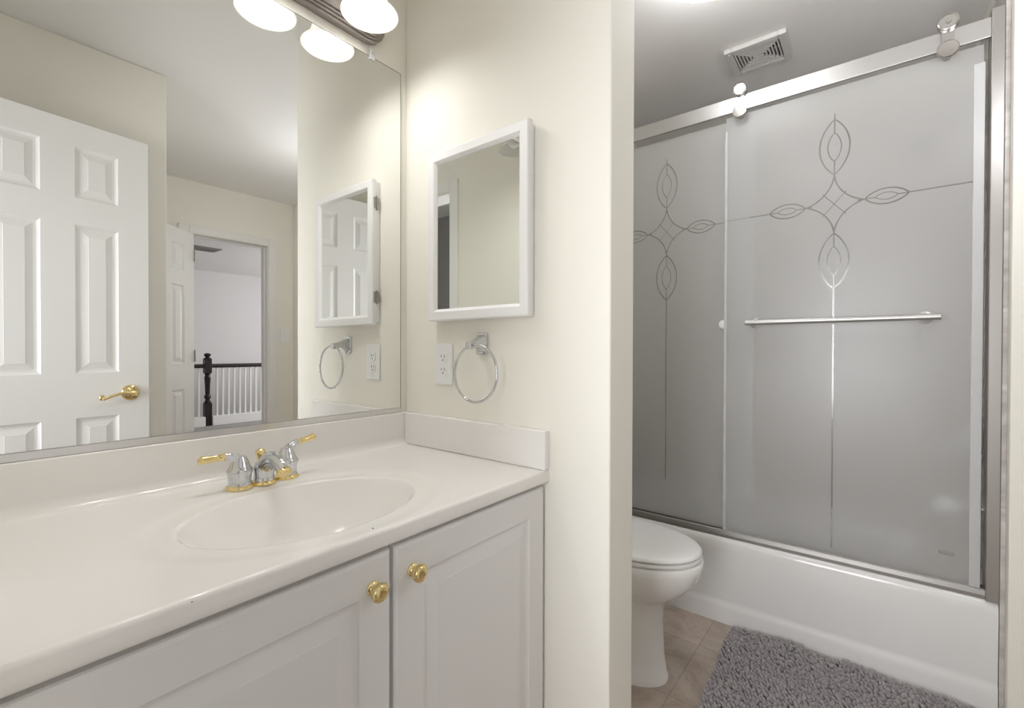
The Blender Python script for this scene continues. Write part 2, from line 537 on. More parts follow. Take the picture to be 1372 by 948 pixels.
def six_panel_door(root, w, zb, zt, rows, cols, t=0.035):
    mb = MB()
    pan = [(-w + a, -w + b, c, d) for a, b in cols for c, d in rows]
    board(mb, -w, 0, zb, zt, 0.0, pan, PROF_DOOR, -1)
    board(mb, -w, 0, zb, zt, t, pan, PROF_DOOR, 1)
    for f in (((-w, 0, zb), (-w, t, zb), (-w, t, zt), (-w, 0, zt)), ((0, 0, zb), (0, t, zb), (0, t, zt), (0, 0, zt)),
              ((-w, 0, zb), (0, 0, zb), (0, t, zb), (-w, t, zb)), ((-w, 0, zt), (0, 0, zt), (0, t, zt), (-w, t, zt))):
        mb.add(f, [(0, 1, 2, 3)])
    return mb.build('door_leaf', M_door, root)


W1 = 0.592
TH1 = PI - 0.1262
d1 = thing('door_1', (-0.942, -1.289, 0), 'open white six-panel door with brass lever, seen in the big mirror', 'door', kind='structure', rz=TH1)
cols1 = [(0.107, 0.246), (0.346, 0.485)]
six_panel_door(d1, W1, 0.012, 2.056, [(0.24, 0.866), (1.047, 1.644), (1.752, 1.956)], cols1)
hx = -W1 + 0.068
hz = 0.957
m = MB().lathe([(0.034, 0), (0.034, 0.004), (0.030, 0.009), (0.020, 0.013), (0.013, 0.016), (0.012, 0.035), (0.013, 0.040)], (hx, 0, hz), (0, -1, 0), 28)
lv = []
for i in range(15):
    t = i / 14
    lv.append((hx + 0.105 * t, -0.040 - 0.004 * math.sin(t * PI), hz + 0.006 * math.sin(t * PI) - 0.020 * t * t * (1.6 - 0.6 * t)))
m.tube(lv, [0.009 - 0.0035 * abs(math.sin(i / 14 * PI * 0.75)) for i in range(15)], 12)
cx_, cy_, cz_ = lv[-1]
m.tube([(cx_ + 0.006 * math.sin(a) + 0.002, cy_, cz_ + 0.008 - 0.008 * math.cos(a)) for a in [k * 0.5 for k in range(9)]], 0.0055, 10)
tag(m.build('door_handle', M_brass, d1, smooth=50), 'curled brass lever handle')
m = MB().box(-W1 - 0.0012, -W1 + 0.001, 0.005, 0.030, hz - 0.028, hz + 0.028).box(-W1 - 0.009, -W1, 0.011, 0.024, hz - 0.008, hz + 0.008)
tag(m.build('latch', M_brass, d1, bevel=0.001), 'brass latch plate on the door edge')

W2 = 0.590
d2 = thing('door_2', (0.272, -2.955, 0), 'ajar white six-panel door at the far doorway, seen in the mirror', 'door', kind='structure', rz=-math.atan2(0.65, 0.76))
six_panel_door(d2, W2, 0.012, 2.03, [(0.24, 0.85), (1.04, 1.62), (1.73, 1.92)], [(0.107, 0.244), (0.346, 0.483)])
for hzz in (0.25, 1.05, 1.82):
    MB().lathe([(0.006, 0), (0.006, 0.09)], (0.004, 0.040, hzz), (0, 0, 1), 10).build('hinge', M_nickel, d2, smooth=40)

# ------------------------------------------------------------------ vanity cabinet
YF = -0.552
vc = thing('vanity_cabinet', (-0.47, -0.28, 0), 'white vanity cabinet with two raised-panel doors under the counter', 'cabinet')
o = vc.location
m = MB()
m.box(-0.93, -0.912, -0.53, -0.002, 0.0, 0.816).box(-0.021, -0.003, -0.53, -0.002, 0.0, 0.816)
m.box(-0.912, -0.021, -0.53, -0.002, 0.10, 0.116).box(-0.912, -0.021, -0.008, -0.002, 0.116, 0.816)
m.box(-0.912, -0.021, -0.475, -0.46, 0.0, 0.10)
m.box(-0.912, -0.021, -0.53, -0.512, 0.79, 0.816).box(-0.912, -0.021, -0.53, -0.512, 0.10, 0.125).box(-0.487, -0.443, -0.53, -0.512, 0.125, 0.79)
m.build('carcass', M_cabw, vc, off=o, bevel=0.001)


def cab_door(x0, x1, kx, lab):
    z0, z1 = 0.115, 0.8045
    mb = MB()
    e = 0.007
    pan = [(x0 + 0.062, x1 - 0.062, z0 + 0.062, z1 - 0.062)]
    board(mb, x0 + e, x1 - e, z0 + e, z1 - e, YF, pan, PROF_CAB, -1)
    rings = [((x0, x1, z0, z1), -0.531), ((x0, x1, z0, z1), YF + 0.006), ((x0 + 0.002, x1 - 0.002, z0 + 0.002, z1 - 0.002), YF + 0.003),
             ((x0 + e, x1 - e, z0 + e, z1 - e), YF)]
    prev = None
    for (a, b, c, d), yy in rings:
        r = [(a, yy, c), (b, yy, c), (b, yy, d), (a, yy, d)]
        if prev: mb.add(prev + r, [(k, (k + 1) % 4, 4 + (k + 1) % 4, 4 + k) for k in range(4)])
        else: mb.add(r, [(0, 1, 2, 3)])
        prev = r
    dr = mb.build('door', M_cabw, vc, off=o)
    k = MB().lathe([(0.0115, 0), (0.0115, 0.002), (0.008, 0.004), (0.0065, 0.009), (0.0075, 0.0135), (0.013, 0.0165), (0.0155, 0.019),
                    (0.0162, 0.0215), (0.0155, 0.0235), (0.0130, 0.0242), (0.0125, 0.0255), (0.009, 0.0272), (0.004, 0.0280)],
                   (kx, YF, 0.752), (0, -1, 0), 32).build('knob', M_brass, dr, off=o, smooth=50)
    tag(k, lab)


cab_door(-0.925, -0.4695, -0.507, 'round brass knob')
cab_door(-0.4615, -0.0075, -0.424, 'round brass knob')

# ------------------------------------------------------------------ vanity top with moulded basin
ZC = 0.847
vt = thing('countertop', (-0.47, -0.28, 0.8175), 'white cultured-marble vanity top with moulded oval basin', 'countertop')
o = vt.location
SX, SY, SA, SB = -0.503, -0.3475, 0.217, 0.161


def top_z(x, y):
    e = math.hypot((x - SX) / SA, (y - SY) / SB)
    z = ZC
    if e < 1.30:                                   # shallow dished border
        t = min(1.0, max(0.0, (1.30 - e) / 0.20))
        z -= 0.0018 * t * t * (3 - 2 * t)
    if e < 1.0:
        q = 1 - e
        D = 0.125 * (1 - (1 - q) ** 2.6)
        s = 0.0045
        z -= max(0.0, D - s * (1 - math.exp(-D / s)))
    d = (-0.02 - y)
    R = 0.022                                      # cove into the backsplash
    if d < R:
        z += R - math.sqrt(max(0.0, R * R - (R - d) ** 2))
    return z


xs = [-0.9395 + 0.9395 * i / 300 for i in range(301)]
rows = [-0.02 - 0.022 * (1 - math.cos(k / 8 * PI / 2)) for k in range(9)]
y = rows[-1]
while y > -0.551:
    y -= 0.0031
    rows.append(y)
vs, fs = [], []
for y in rows:
    for x in xs: vs.append((x, y, top_z(x, y)))
yl = rows[-1]
front = [(yl - 0.0075 * math.sin(a), ZC - 0.0075 * (1 - math.cos(a))) for a in [k * PI / 12 for k in range(1, 7)]]
front += [(yl - 0.0085, ZC - 0.018), (yl - 0.0085, ZC - 0.0262), (yl - 0.007, ZC - 0.0295), (yl - 0.003, ZC - 0.0305), (-0.50, ZC - 0.0305)]
for yy, zz in front:
    for x in xs: vs.append((x, yy, zz))
under = [-0.48, -0.46, -0.44, -0.42, -0.40, -0.37, -0.34, -0.30, -0.26, -0.23, -0.20, -0.18, -0.16, -0.10, -0.02]
for yy in under:
    for x in xs: vs.append((x, yy, min(ZC - 0.0305, top_z(x, yy) - 0.014)))
nr = len(rows) + len(front) + len(under)
for j in range(nr):
    j2 = (j + 1) % nr
    for i in range(300):
        fs.append((j * 301 + i, j * 301 + i + 1, j2 * 301 + i + 1, j2 * 301 + i))
fs.append(tuple(j * 301 for j in range(nr))); fs.append(tuple(j * 301 + 300 for j in range(nr)))
MB().add(vs, fs).build('counter_slab', M_marblew, vt, off=o, smooth=60)
m = MB().box(-0.9395, -0.0005, -0.02, 0.0, 0.84, 0.9455)
m.build('backsplash', M_marblew, vt, off=o, bevel=0.003, seg=3)
# side splash with its rounded inner foot
m = MB()
pl = [(-0.562, 0.8475), (-0.562, 0.9455), (-0.0205, 0.9455), (-0.0205, 0.858), (-0.0225, 0.8515), (-0.028, 0.8475)]
m.prism(pl, 'x', -0.0205, 0.0)
m.build('side_splash', M_marblew, vt, off=o, bevel=0.003, seg=3)
m = MB().lathe([(0.020, 0), (0.020, 0.003), (0.014, 0.004), (0.013, 0.002)], (SX, SY, top_z(SX, SY) - 0.0005), (0, 0, 1), 24)
tag(m.build('drain', M_chrome, vt, off=o, smooth=40), 'chrome drain at the basin bottom')
for cx0, cy0 in ((-0.5005, -0.5435), (-0.7640, -0.5595)):
    m = MB().lathe([(0.0006, -0.0006), (0.0016, 0.0), (0.0010, 0.0006)], (cx0, cy0, ZC - (0.0 if cy0 > -0.55 else 0.0045)), (0, 0, 1), 8)
    tag(m.build('chip', M_chip, vt, off=o), 'small dark chip in the counter edge')

# ------------------------------------------------------------------ faucet
fa = thing('faucet', (-0.497, -0.13, ZC), 'chrome and brass two-handle basin faucet', 'faucet')
o = fa.location
FZ = ZC + 0.0002


def bell(c):
    m = MB().lathe([(0.0235, 0.007), (0.0225, 0.010), (0.0215, 0.016), (0.0225, 0.026), (0.0245, 0.034), (0.0250, 0.040), (0.0225, 0.044),
                    (0.0215, 0.0455), (0.0195, 0.049), (0.0165, 0.058), (0.0120, 0.068)], c, (0, 0, 1), 32)
    return m


def ring(c):
    return MB().lathe([(0.0265, 0.0), (0.0268, 0.003), (0.0255, 0.006), (0.0240, 0.0085), (0.0225, 0.009)], c, (0, 0, 1), 32)


def handle(cx0, cy0, dirx, lift, lab):
    c = (cx0, cy0, FZ)
    b = bell(c)
    D = Vector((dirx, 0.12, 0)).normalized()
    top = Vector((cx0, cy0, FZ + 0.050))
    pts, rad = [], []
    for i in range(14):
        t = i / 13
        a = t * PI / 2
        p = top - D * 0.002 + D * (0.030 * (1 - math.cos(a)) ** 1.1) + Vector((0, 0, -0.008 + 0.029 * math.sin(a)))
        if lift: p += Vector((0, 0, 0.006 * t))
        pts.append(p); rad.append(0.0165 - 0.0090 * t ** 0.8)
    b.tube(pts, rad, 16)
    h = b.build('handle', M_chrome, fa, off=o, smooth=50)
    end = pts[-1]
    T = (D + Vector((0, 0, 0.16 if lift else -0.02))).normalized()
    lv = MB().lathe([(0.0068, -0.001), (0.0085, 0.001), (0.0085, 0.003), (0.0066, 0.005), (0.0072, 0.020), (0.0080, 0.036), (0.0086, 0.040),
                     (0.0086, 0.043), (0.0070, 0.045), (0.0050, 0.047), (0.0045, 0.0475)], end, T, 20)
    tag(lv.build('lever', M_brass, h, off=o, smooth=50), 'brass lever grip')
    tag(ring(c).build('base_ring', M_brass, h, off=o, smooth=50), 'brass ring at the handle foot')
    tag(h, lab)


handle(-0.547, -0.130, -1, False, 'left chrome handle, its brass lever pointing left')
handle(-0.443, -0.122, 1, True, 'right chrome handle, its brass lever pointing right and up')
SP = (-0.4975, -0.130, FZ)
m = MB().lathe([(0.0225, 0.007), (0.0212, 0.011), (0.0205, 0.018), (0.0215, 0.028), (0.0215, 0.036), (0.018, 0.045), (0.011, 0.052)], SP, (0, 0, 1), 32)
pts, rad = [], []
ctrl = [(0.002, 0.020), (-0.003, 0.036), (-0.018, 0.051), (-0.042, 0.0585), (-0.066, 0.0565), (-0.085, 0.049), (-0.096, 0.041)]
for i in range(len(ctrl) - 1):
    p0 = ctrl[max(i - 1, 0)]; p1 = ctrl[i]; p2 = ctrl[i + 1]; p3 = ctrl[min(i + 2, len(ctrl) - 1)]
    for k in range(5):
        t = k / 5
        q = [0.5 * (2 * p1[d] + (p2[d] - p0[d]) * t + (2 * p0[d] - 5 * p1[d] + 4 * p2[d] - p3[d]) * t * t + (3 * p1[d] - p0[d] - 3 * p2[d] + p3[d]) * t ** 3) for d in (0, 1)]
        pts.append((SP[0], SP[1] + q[0], SP[2] + q[1]))
        s = (i + t) / (len(ctrl) - 1)
        rad.append((0.0205 - 0.0050 * s, 0.0190 - 0.0085 * s))
m.tube(pts, rad, 20)
sp = m.build('spout', M_chrome, fa, off=o, smooth=60)
tag(ring(SP).build('base_ring', M_brass, sp, off=o, smooth=50), 'brass ring at the spout foot')
e = Vector(pts[-1]); dd = (e - Vector(pts[-4])).normalized()
m = MB().tube([e - dd * 0.002, e + dd * 0.001, e + dd * 0.006, e + dd * 0.007], [(0.0150, 0.0110), (0.0160, 0.0118), (0.0160, 0.0118), (0.0140, 0.0100)], 20)
tag(m.build('spout_tip', M_brass, sp, off=o, smooth=40), 'brass band around the spout outlet')
m = MB().lathe([(0.0028, 0.0), (0.0028, 0.022), (0.0060, 0.024), (0.0085, 0.027), (0.0070, 0.031), (0.0098, 0.037), (0.0110, 0.042), (0.0095, 0.047), (0.005, 0.0505), (0.001, 0.051)],
               (SP[0], SP[1] + 0.016, FZ + 0.024), (0, 0, 1), 24)
tag(m.build('lift_knob', M_brass, sp, off=o, smooth=50), 'brass pop-up drain knob')

# ------------------------------------------------------------------ big wall mirror
wm = thing('wall_mirror', (-0.477, 0, 0.947), 'large frameless mirror over the vanity', 'mirror')
o = wm.location
m = MB()
x0, x1, z0, z1 = -0.9385, -0.0237, 0.950, 2.0226
m.box(x0, x1, -0.0055, -0.0003, z0, z1, 1)
m.add([(x0 + 0.0025, -0.006, z0), (x1 - 0.0025, -0.006, z0), (x1 - 0.0025, -0.006, z1 - 0.0025), (x0 + 0.0025, -0.006, z1 - 0.0025)], [(0, 1, 2, 3)], 0)
m.build('mirror_pane', [M_mirror, M_edge], wm, off=o)
m = MB().prism([(-0.0005, 0.9462), (-0.0115, 0.9462), (-0.0115, 0.9605), (-0.0095, 0.9605), (-0.0090, 0.9485), (-0.0005, 0.9485)], 'x', x0, x1)
tag(m.build('bottom_channel', M_alu, wm, off=o), 'aluminium channel under the mirror')
for cx0 in (-0.132, -0.80):
    m = MB().box(cx0 - 0.009, cx0 + 0.009, -0.010, -0.0065, 2.012, 2.040).lathe([(0.004, 0), (0.0035, 0.002)], (cx0, -0.010, 2.032), (0, -1, 0), 12)
    tag(m.build('clip', M_seal, wm, off=o, bevel=0.002), 'clear plastic mirror clip')

# ------------------------------------------------------------------ vanity light bar
vl = thing('vanity_light', (-0.48, 0, 2.11), 'brushed nickel vanity light bar with white bell shades above the mirror', 'wall lamp')
o = vl.location
# stepped bar with rounded ends: stacked stadium plates
def stadium(x0, x1, zc, r, n=10):
    a = [(x1 - r + r * math.sin(t * PI / n), zc + r * math.cos(t * PI / n)) for t in range(n + 1)]
    return a + [(x0 + r - r * math.sin(t * PI / n), zc - r * math.cos(t * PI / n)) for t in range(n + 1)]


m = MB()
ZB = 2.113
for r, ya, yb, s in ((0.060, -0.0005, -0.022, 0), (0.052, -0.022, -0.027, 0.006), (0.044, -0.027, -0.032, 0.012), (0.036, -0.032, -0.038, 0.018)):
    pl = [(x, ZB + (z - ZB)) for x, z in stadium(-0.865 + s, -0.095 - s, ZB, r)]
    m.prism(pl, 'y', ya, yb)
m.build('back_bar', M_nickel, vl, off=o, smooth=30, bevel=0.002)
SHZ = 2.054
for i, cx0 in enumerate((-0.212, -0.391, -0.570, -0.749)):
    on = i < 3
    c = (cx0, -0.113, SHZ)
    a = MB().lathe([(0.022, 0), (0.022, 0.004), (0.012, 0.008)], (cx0, -0.036, ZB), (0, -1, 0), 20)
    arc = [(cx0, -0.040 - 0.073 * math.sin(t * PI / 16), ZB + 0.075 - 0.075 * math.cos(t * PI / 16)) for t in range(9)]
    a.tube(arc, 0.008, 12)
    a.lathe([(0.028, 0.0), (0.030, 0.006), (0.028, 0.030), (0.014, 0.040), (0.008, 0.046)], (cx0, -0.113, SHZ + 0.100), (0, 0, 1), 24)
    ar = a.build('arm', M_nickel, vl, off=o, smooth=45)
    prof = [(0.0745, 0.0), (0.0755, 0.0015), (0.0740, 0.004), (0.066, 0.012), (0.056, 0.023), (0.0485, 0.036), (0.0440, 0.052), (0.0405, 0.070), (0.034, 0.088), (0.026, 0.100), (0.024, 0.108)]
    inner = [(r - 0.003, h + (0.001 if k else 0.0)) for k, (r, h) in enumerate(prof)]
    s = MB().lathe(list(reversed(prof)) + inner, c, (0, 0, 1), 40, cap=False)
    so = s.build('shade', M_shade if on else M_shadeoff, ar, off=o, smooth=60)
    b = MB().lathe([(0.010, 0.100), (0.013, 0.085), (0.018, 0.075), (0.026, 0.062), (0.031, 0.048), (0.0315, 0.040), (0.029, 0.028), (0.022, 0.018), (0.012, 0.012), (0.002, 0.010)], c, (0, 0, 1), 24)
    b.build('bulb', M_bulb if on else M_bulboff, ar, off=o, smooth=60)
    if on:
        ld = bpy.data.lights.new('vanity_bulb_light', 'SPOT')
        ld.energy, ld.color = SPOT, (1.0, 0.985, 0.97)
        ld.spot_size, ld.spot_blend, ld.shadow_soft_size = math.radians(172), 1.0, 0.02
        lo = bpy.data.objects.new('vanity_bulb_light', ld)
        lo.location = (cx0 - o[0], -0.113 - o[1], SHZ + 0.006 - o[2])
        lo.parent = vl
        COL.objects.link(lo)
    tag(so, 'lit white frosted bell shade' if on else 'unlit white frosted bell shade')

# ------------------------------------------------------------------ medicine cabinet
mc = thing('medicine_cabinet', (0, -0.333, 1.23), 'white framed medicine cabinet with mirror door on the partition wall', 'cabinet')
o = mc.location
y0, y1, z0, z1 = -0.519, -0.146, 1.230, 1.722
m = MB().box(-0.016, -0.0005, y0 + 0.006, y1 - 0.004, z0 + 0.006, z1 - 0.006)
m.build('body', M_plast, mc, off=o, bevel=0.001)
m = MB()
F0, F1 = -0.035, -0.0175
fr = 0.031
rings = [((y0, y1, z0, z1), F1), ((y0, y1, z0, z1), F0 + 0.004), ((y0 + 0.002, y1 - 0.002, z0 + 0.002, z1 - 0.002), F0 + 0.001),
         ((y0 + 0.004, y1 - 0.004, z0 + 0.004, z1 - 0.004), F0), ((y0 + fr - 0.006, y1 - fr + 0.006, z0 + fr - 0.006, z1 - fr + 0.006), F0),
         ((y0 + fr - 0.003, y1 - fr + 0.003, z0 + fr - 0.003, z1 - fr + 0.003), F0 + 0.002), ((y0 + fr + 0.003, y1 - fr - 0.003, z0 + fr + 0.003, z1 - fr - 0.003), F0 + 0.008),
         ((y0 + fr + 0.003, y1 - fr - 0.003, z0 + fr + 0.003, z1 - fr - 0.003), F1)]
prev = None
R4 = [(k, (k + 1) % 4, 4 + (k + 1) % 4, 4 + k) for k in range(4)]
first = None
for (a, b, c, d), xx in rings:
    r = [(xx, a, c), (xx, b, c), (xx, b, d), (xx, a, d)]
    if prev: m.add(prev + r, R4)
    else: first = r
    prev = r
m.add(prev + first, R4)
dr = m.build('door_frame', M_plast, mc, off=o)
m = MB().box(F0 + 0.0085, F1 - 0.002, y0 + fr - 0.001, y1 - fr + 0.001, z0 + fr - 0.001, z1 - fr + 0.001)
m.build('mirror_pane', M_mirror, dr, off=o)
for hz in (1.30, 1.62):
    m = MB().lathe([(0.0035, 0), (0.0035, 0.045)], (-0.0165, y1 + 0.0005, hz), (0, 0, 1), 10).box(-0.028, -0.006, y1 - 0.002, y1 + 0.001, hz + 0.004, hz + 0.041)
    m.build('hinge', M_nickel, mc, off=o)

# ------------------------------------------------------------------ towel ring
tr = thing('towel_ring', (0, -0.34, 1.165), 'chrome towel ring on the wall under the medicine cabinet', 'towel ring')
o = tr.location
m = MB().prism([(-0.318, 1.136), (-0.318, 1.188), (-0.322, 1.193), (-0.354, 1.193), (-0.358, 1.188), (-0.358, 1.136), (-0.352, 1.131), (-0.324, 1.131)], 'x', -0.0005, -0.009)
pw = []
for x, hw, za, zb in ((-0.009, 0.015, 1.140, 1.186), (-0.020, 0.011, 1.148, 1.180), (-0.040, 0.0085, 1.152, 1.172), (-0.052, 0.0095, 1.148, 1.170), (-0.066, 0.0095, 1.146, 1.168)):
    pw.append([(x, -0.342 - hw, za), (x, -0.342 + hw, za), (x, -0.342 + hw, zb), (x, -0.342 - hw, zb)])
m.loft(pw)
m.build('mount', M_chrome, tr, off=o, bevel=0.0015)
rp = []
RC = (-0.058, -0.362, 1.082)
for i in range(64):
    a = 2 * PI * i / 64
    rp.append((RC[0] + 0.012 * math.cos(a) * 0.2, RC[1] + 0.0765 * math.sin(a), RC[2] + 0.0765 * math.cos(a)))
m = MB().tube(rp, 0.0036, 12, closed=True)
rg = m.build('ring', M_chrome, tr, off=o, smooth=80)
a = 2 * PI * 0.46
a = math.radians(160)
m = MB().tube([(RC[0], RC[1] + 0.0765 * math.sin(a), RC[2] + 0.0765 * math.cos(a)), (RC[0], RC[1] + 0.0765 * math.sin(a + 0.06), RC[2] + 0.0765 * math.cos(a + 0.06))], 0.0036, 12)
tag(m.build('ring_joint', M_slot, rg, off=o), 'dark joint in the ring')

# ------------------------------------------------------------------ wall outlet
ol = thing('wall_outlet', (0, -0.183, 1.102), 'white duplex outlet on the wall near the mirror corner', 'outlet')
o = ol.location
m = MB().box(-0.0055, -0.0005, -0.2205, -0.1455, 1.041, 1.163)
m.build('cover_plate', M_plast, ol, off=o, bevel=0.003, seg=3)
for zc in (1.1215, 1.0825):
    pl = []
    for k in range(24):
        t = 2 * PI * k / 24
        pl.append((-0.183 + max(-0.0145, min(0.0145, 0.0175 * math.cos(t))), zc + 0.0172 * math.sin(t)))
    rc = MB().prism(pl, 'x', -0.0055, -0.0075).build('receptacle', M_plast, ol, off=o)
    m = MB().box(-0.0079, -0.0070, -0.1905, -0.1885, zc + 0.000, zc + 0.008).box(-0.0079, -0.0070, -0.1775, -0.1755, zc + 0.001, zc + 0.008)
    m.lathe([(0.0024, 0), (0.0024, 0.0009)], (-0.0070, -0.183, zc - 0.007), (-1, 0, 0), 12)
    tag(m.build('slots', M_slot, rc, off=o), 'dark plug slots')
m = MB().lathe([(0.0028, 0), (0.0024, 0.0012)], (-0.0055, -0.183, 1.102), (-1, 0, 0), 12)
m.build('screw', M_plast, ol, off=o)

# ------------------------------------------------------------------ light switch by the far door
ls = thing('light_switch', (0.995, -2.95, 1.27), 'white toggle switch beside the far doorway, seen in the mirror', 'light switch')
o = ls.location
MB().box(0.955, 1.03, -2.9495, -2.944, 1.212, 1.332).build('cover_plate', M_plast, ls, off=o, bevel=0.002)
MB().box(0.988, 0.997, -2.944, -2.934, 1.262, 1.284).build('toggle', M_plast, ls, off=o, bevel=0.001)

# ------------------------------------------------------------------ toilet
TX = 0.620
tl = thing('toilet', (TX, -0.38, 0), 'white toilet with closed lid beside the bathtub', 'toilet')
o = tl.location


def egg(z, cyy, a, bf, bb, n=48, p=2.25):
    out = []
    for i in range(n):
        t = 2 * PI * i / n
        c, s = math.cos(t), math.sin(t)
        x = a * math.copysign(abs(s) ** (2 / p), s)
        y = (bf if c > 0 else bb) * math.copysign(abs(c) ** (2 / p), c)
        out.append((TX + x, cyy - y, z))
    return out


def rim(z, k, n=48):
    """outline of seat and lid, elongated, k grows it"""
    out = []
    for i in range(n):
        t = 2 * PI * i / n
        c, s = math.cos(t), math.sin(t)
        x = (0.183 + k) * math.copysign(abs(s) ** 0.94, s)
        y = ((0.292 + k) if c > 0 else (0.205 + k)) * math.copysign(abs(c) ** 0.94, c)
        if c < -0.75: y = -(0.205 + k) * 0.94
        out.append((TX + x, -0.455 - y, z))
    return out


m = MB().loft([egg(0.0, -0.37, 0.118, 0.268, 0.25), egg(0.012, -0.37, 0.118, 0.268, 0.25), egg(0.02, -0.37, 0.112, 0.262, 0.245), egg(0.08, -0.37, 0.107, 0.254, 0.24),
               egg(0.20, -0.37, 0.104, 0.247, 0.24), egg(0.262, -0.375, 0.106, 0.250, 0.24), egg(0.290, -0.385, 0.118, 0.266, 0.25),
               egg(0.330, -0.41, 0.150, 0.290, 0.25), egg(0.372, -0.435, 0.174, 0.302, 0.25, p=2.1), egg(0.410, -0.45, 0.183, 0.299, 0.24, p=2.05), egg(0.436, -0.455, 0.184, 0.297, 0.235, p=2.05),
               egg(0.440, -0.455, 0.180, 0.292, 0.23, p=2.05)])
m.box(TX - 0.115, TX + 0.115, -0.26, -0.02, 0.25, 0.424)
m.build('bowl', M_porc, tl, off=o, smooth=60)
m = MB().loft([rim(0.4425, -0.008), rim(0.4440, -0.002), rim(0.4480, 0.001), rim(0.4540, 0.0), rim(0.4565, -0.006)])
m.build('seat', M_seat, tl, off=o, smooth=50)
m = MB().loft([rim(0.4595, -0.010), rim(0.4605, -0.004), rim(0.4645, -0.0005), rim(0.4705, -0.002), rim(0.4755, -0.010), rim(0.4785, -0.022), rim(0.4805, -0.045), rim(0.4812, -0.08)])
m.build('lid', M_seat, tl, off=o, smooth=50)
for sx_ in (-0.07, 0.07):
    MB().lathe([(0.014, 0), (0.014, 0.022), (0.011, 0.026)], (TX + sx_, -0.243, 0.441), (0, 0, 1), 16).build('hinge_cap', M_seat, tl, off=o, smooth=40)
m = MB().loft([[(TX - 0.20 + q, -0.205 + q2, z), (TX + 0.20 - q, -0.205 + q2, z), (TX + 0.20 - q, -0.012, z), (TX - 0.20 + q, -0.012, z)] for z, q, q2 in ((0.425, 0.02, 0.012), (0.55, 0.01, 0.006), (0.780, 0, 0))])
m.build('tank', M_porc, tl, off=o, bevel=0.012, seg=3)
MB().box(TX - 0.21, TX + 0.21, -0.215, -0.006, 0.7805, 0.817).build('tank_lid', M_porc, tl, off=o, bevel=0.01, seg=3)
MB().lathe([(0.012, 0), (0.012, 0.012)], (TX - 0.14, -0.2055, 0.69), (0, -1, 0), 16).tube([(TX - 0.14, -0.219, 0.69), (TX - 0.08, -0.222, 0.684)], 0.006, 10).build('flush_lever', M_chrome, tl, off=o, smooth=40)

# ------------------------------------------------------------------ bathtub
tb = thing('bathtub', (1.48, -0.76, 0), 'white alcove bathtub below the sliding glass doors', 'bathtub')
o = tb.location
y0, y1 = -1.5015, -0.0135
prof = [(1.1045, 0.0), (1.1055, 0.06), (1.1075, 0.088), (1.1115, 0.096), (1.1110, 0.108), (1.1095, 0.20), (1.1075, 0.315), (1.1085, 0.335), (1.1135, 0.349), (1.122, 0.3555),
        (1.133, 0.3565), (1.19, 0.3565), (1.205, 0.353), (1.213, 0.343)]
vs, fs = [], []
NY = 24
for k in range(NY + 1):
    y = y0 + (y1 - y0) * k / NY
    for i, (x, z) in enumerate(prof):
        # the crease of the apron rises slightly towards the right end
        dz = 0.016 * (1 - k / NY) - 0.016 if 2 <= i <= 4 else 0
        vs.append((x, y, z + dz))
n = len(prof)
for k in range(NY):
    for i in range(n - 1):
        fs.append((k * n + i, k * n + i + 1, (k + 1) * n + i + 1, (k + 1) * n + i))
m = MB().add(vs, fs)
m.build('apron', M_tub, tb, off=o, smooth=40)


def rrect(xa, xb, ya, yb, r, z, n=8):
    out = []
    for cx0, cy0, a0 in ((xb - r, yb - r, 0), (xa + r, yb - r, PI / 2), (xa + r, ya + r, PI), (xb - r, ya + r, 1.5 * PI)):
        for k in range(n + 1):
            a = a0 + k / n * PI / 2
            out.append((cx0 + r * math.cos(a), cy0 + r * math.sin(a), z))
    return out


m = MB()
rim0 = rrect(1.19, 1.858, y0, y1, 0.002, 0.3565)
m.loft([rim0, rrect(1.205, 1.80, y0 + 0.075, y1 - 0.06, 0.10, 0.3565), rrect(1.215, 1.79, y0 + 0.085, y1 - 0.07, 0.10, 0.345), rrect(1.23, 1.775, y0 + 0.10, y1 - 0.11, 0.10, 0.22),
        rrect(1.25, 1.755, y0 + 0.12, y1 - 0.17, 0.10, 0.10), rrect(1.29, 1.72, y0 + 0.16, y1 - 0.24, 0.09, 0.065)], cap=False)
m.f.append(tuple(range(len(m.v) - 36, len(m.v)))); m.m.append(0)
m.build('basin', M_tub, tb, off=o, smooth=50)
m = MB().lathe([(0.036, 0), (0.036, 0.004), (0.030, 0.008), (0.010, 0.009)], (1.50, y0 + 0.094, 0.26), (0, 1, 0.15), 24)
tag(m.build('overflow_plate', M_track, tb, off=o, smooth=40), 'dark overflow plate at the tub end')

# ------------------------------------------------------------------ shower fittings on the end wall
sh = thing('shower_sprayer', (1.46, -1.503, 2.02), 'shower head on its arm behind the frosted glass', 'shower head')
o = sh.location
m = MB().lathe([(0.030, 0), (0.028, 0.006), (0.012, 0.010)], (1.46, -1.5025, 2.02), (0, 1, 0), 20)
m.tube([(1.46, -1.50, 2.02), (1.46, -1.44, 2.035), (1.46, -1.39, 2.02), (1.46, -1.35, 1.985)], 0.0095, 12)
m.build('shower_arm', M_track, sh, off=o, smooth=50)
m = MB().lathe([(0.014, 0), (0.016, 0.015), (0.030, 0.035), (0.058, 0.055), (0.062, 0.062), (0.060, 0.068), (0.0, 0.069)], (1.46, -1.352, 1.988), (0, 0.62, -0.78), 28, cap=False)
m.build('head', M_track, sh, off=o, smooth=50)
sv = thing('shower_valve', (1.46, -1.503, 0.82), 'round chrome shower valve with lever on the tub end wall', 'valve')
o = sv.location
MB().lathe([(0.085, 0), (0.085, 0.003), (0.078, 0.008), (0.035, 0.012), (0.030, 0.045), (0.026, 0.050)], (1.46, -1.5025, 0.82), (0, 1, 0), 36).build('escutcheon', M_chrome, sv, off=o, smooth=40)
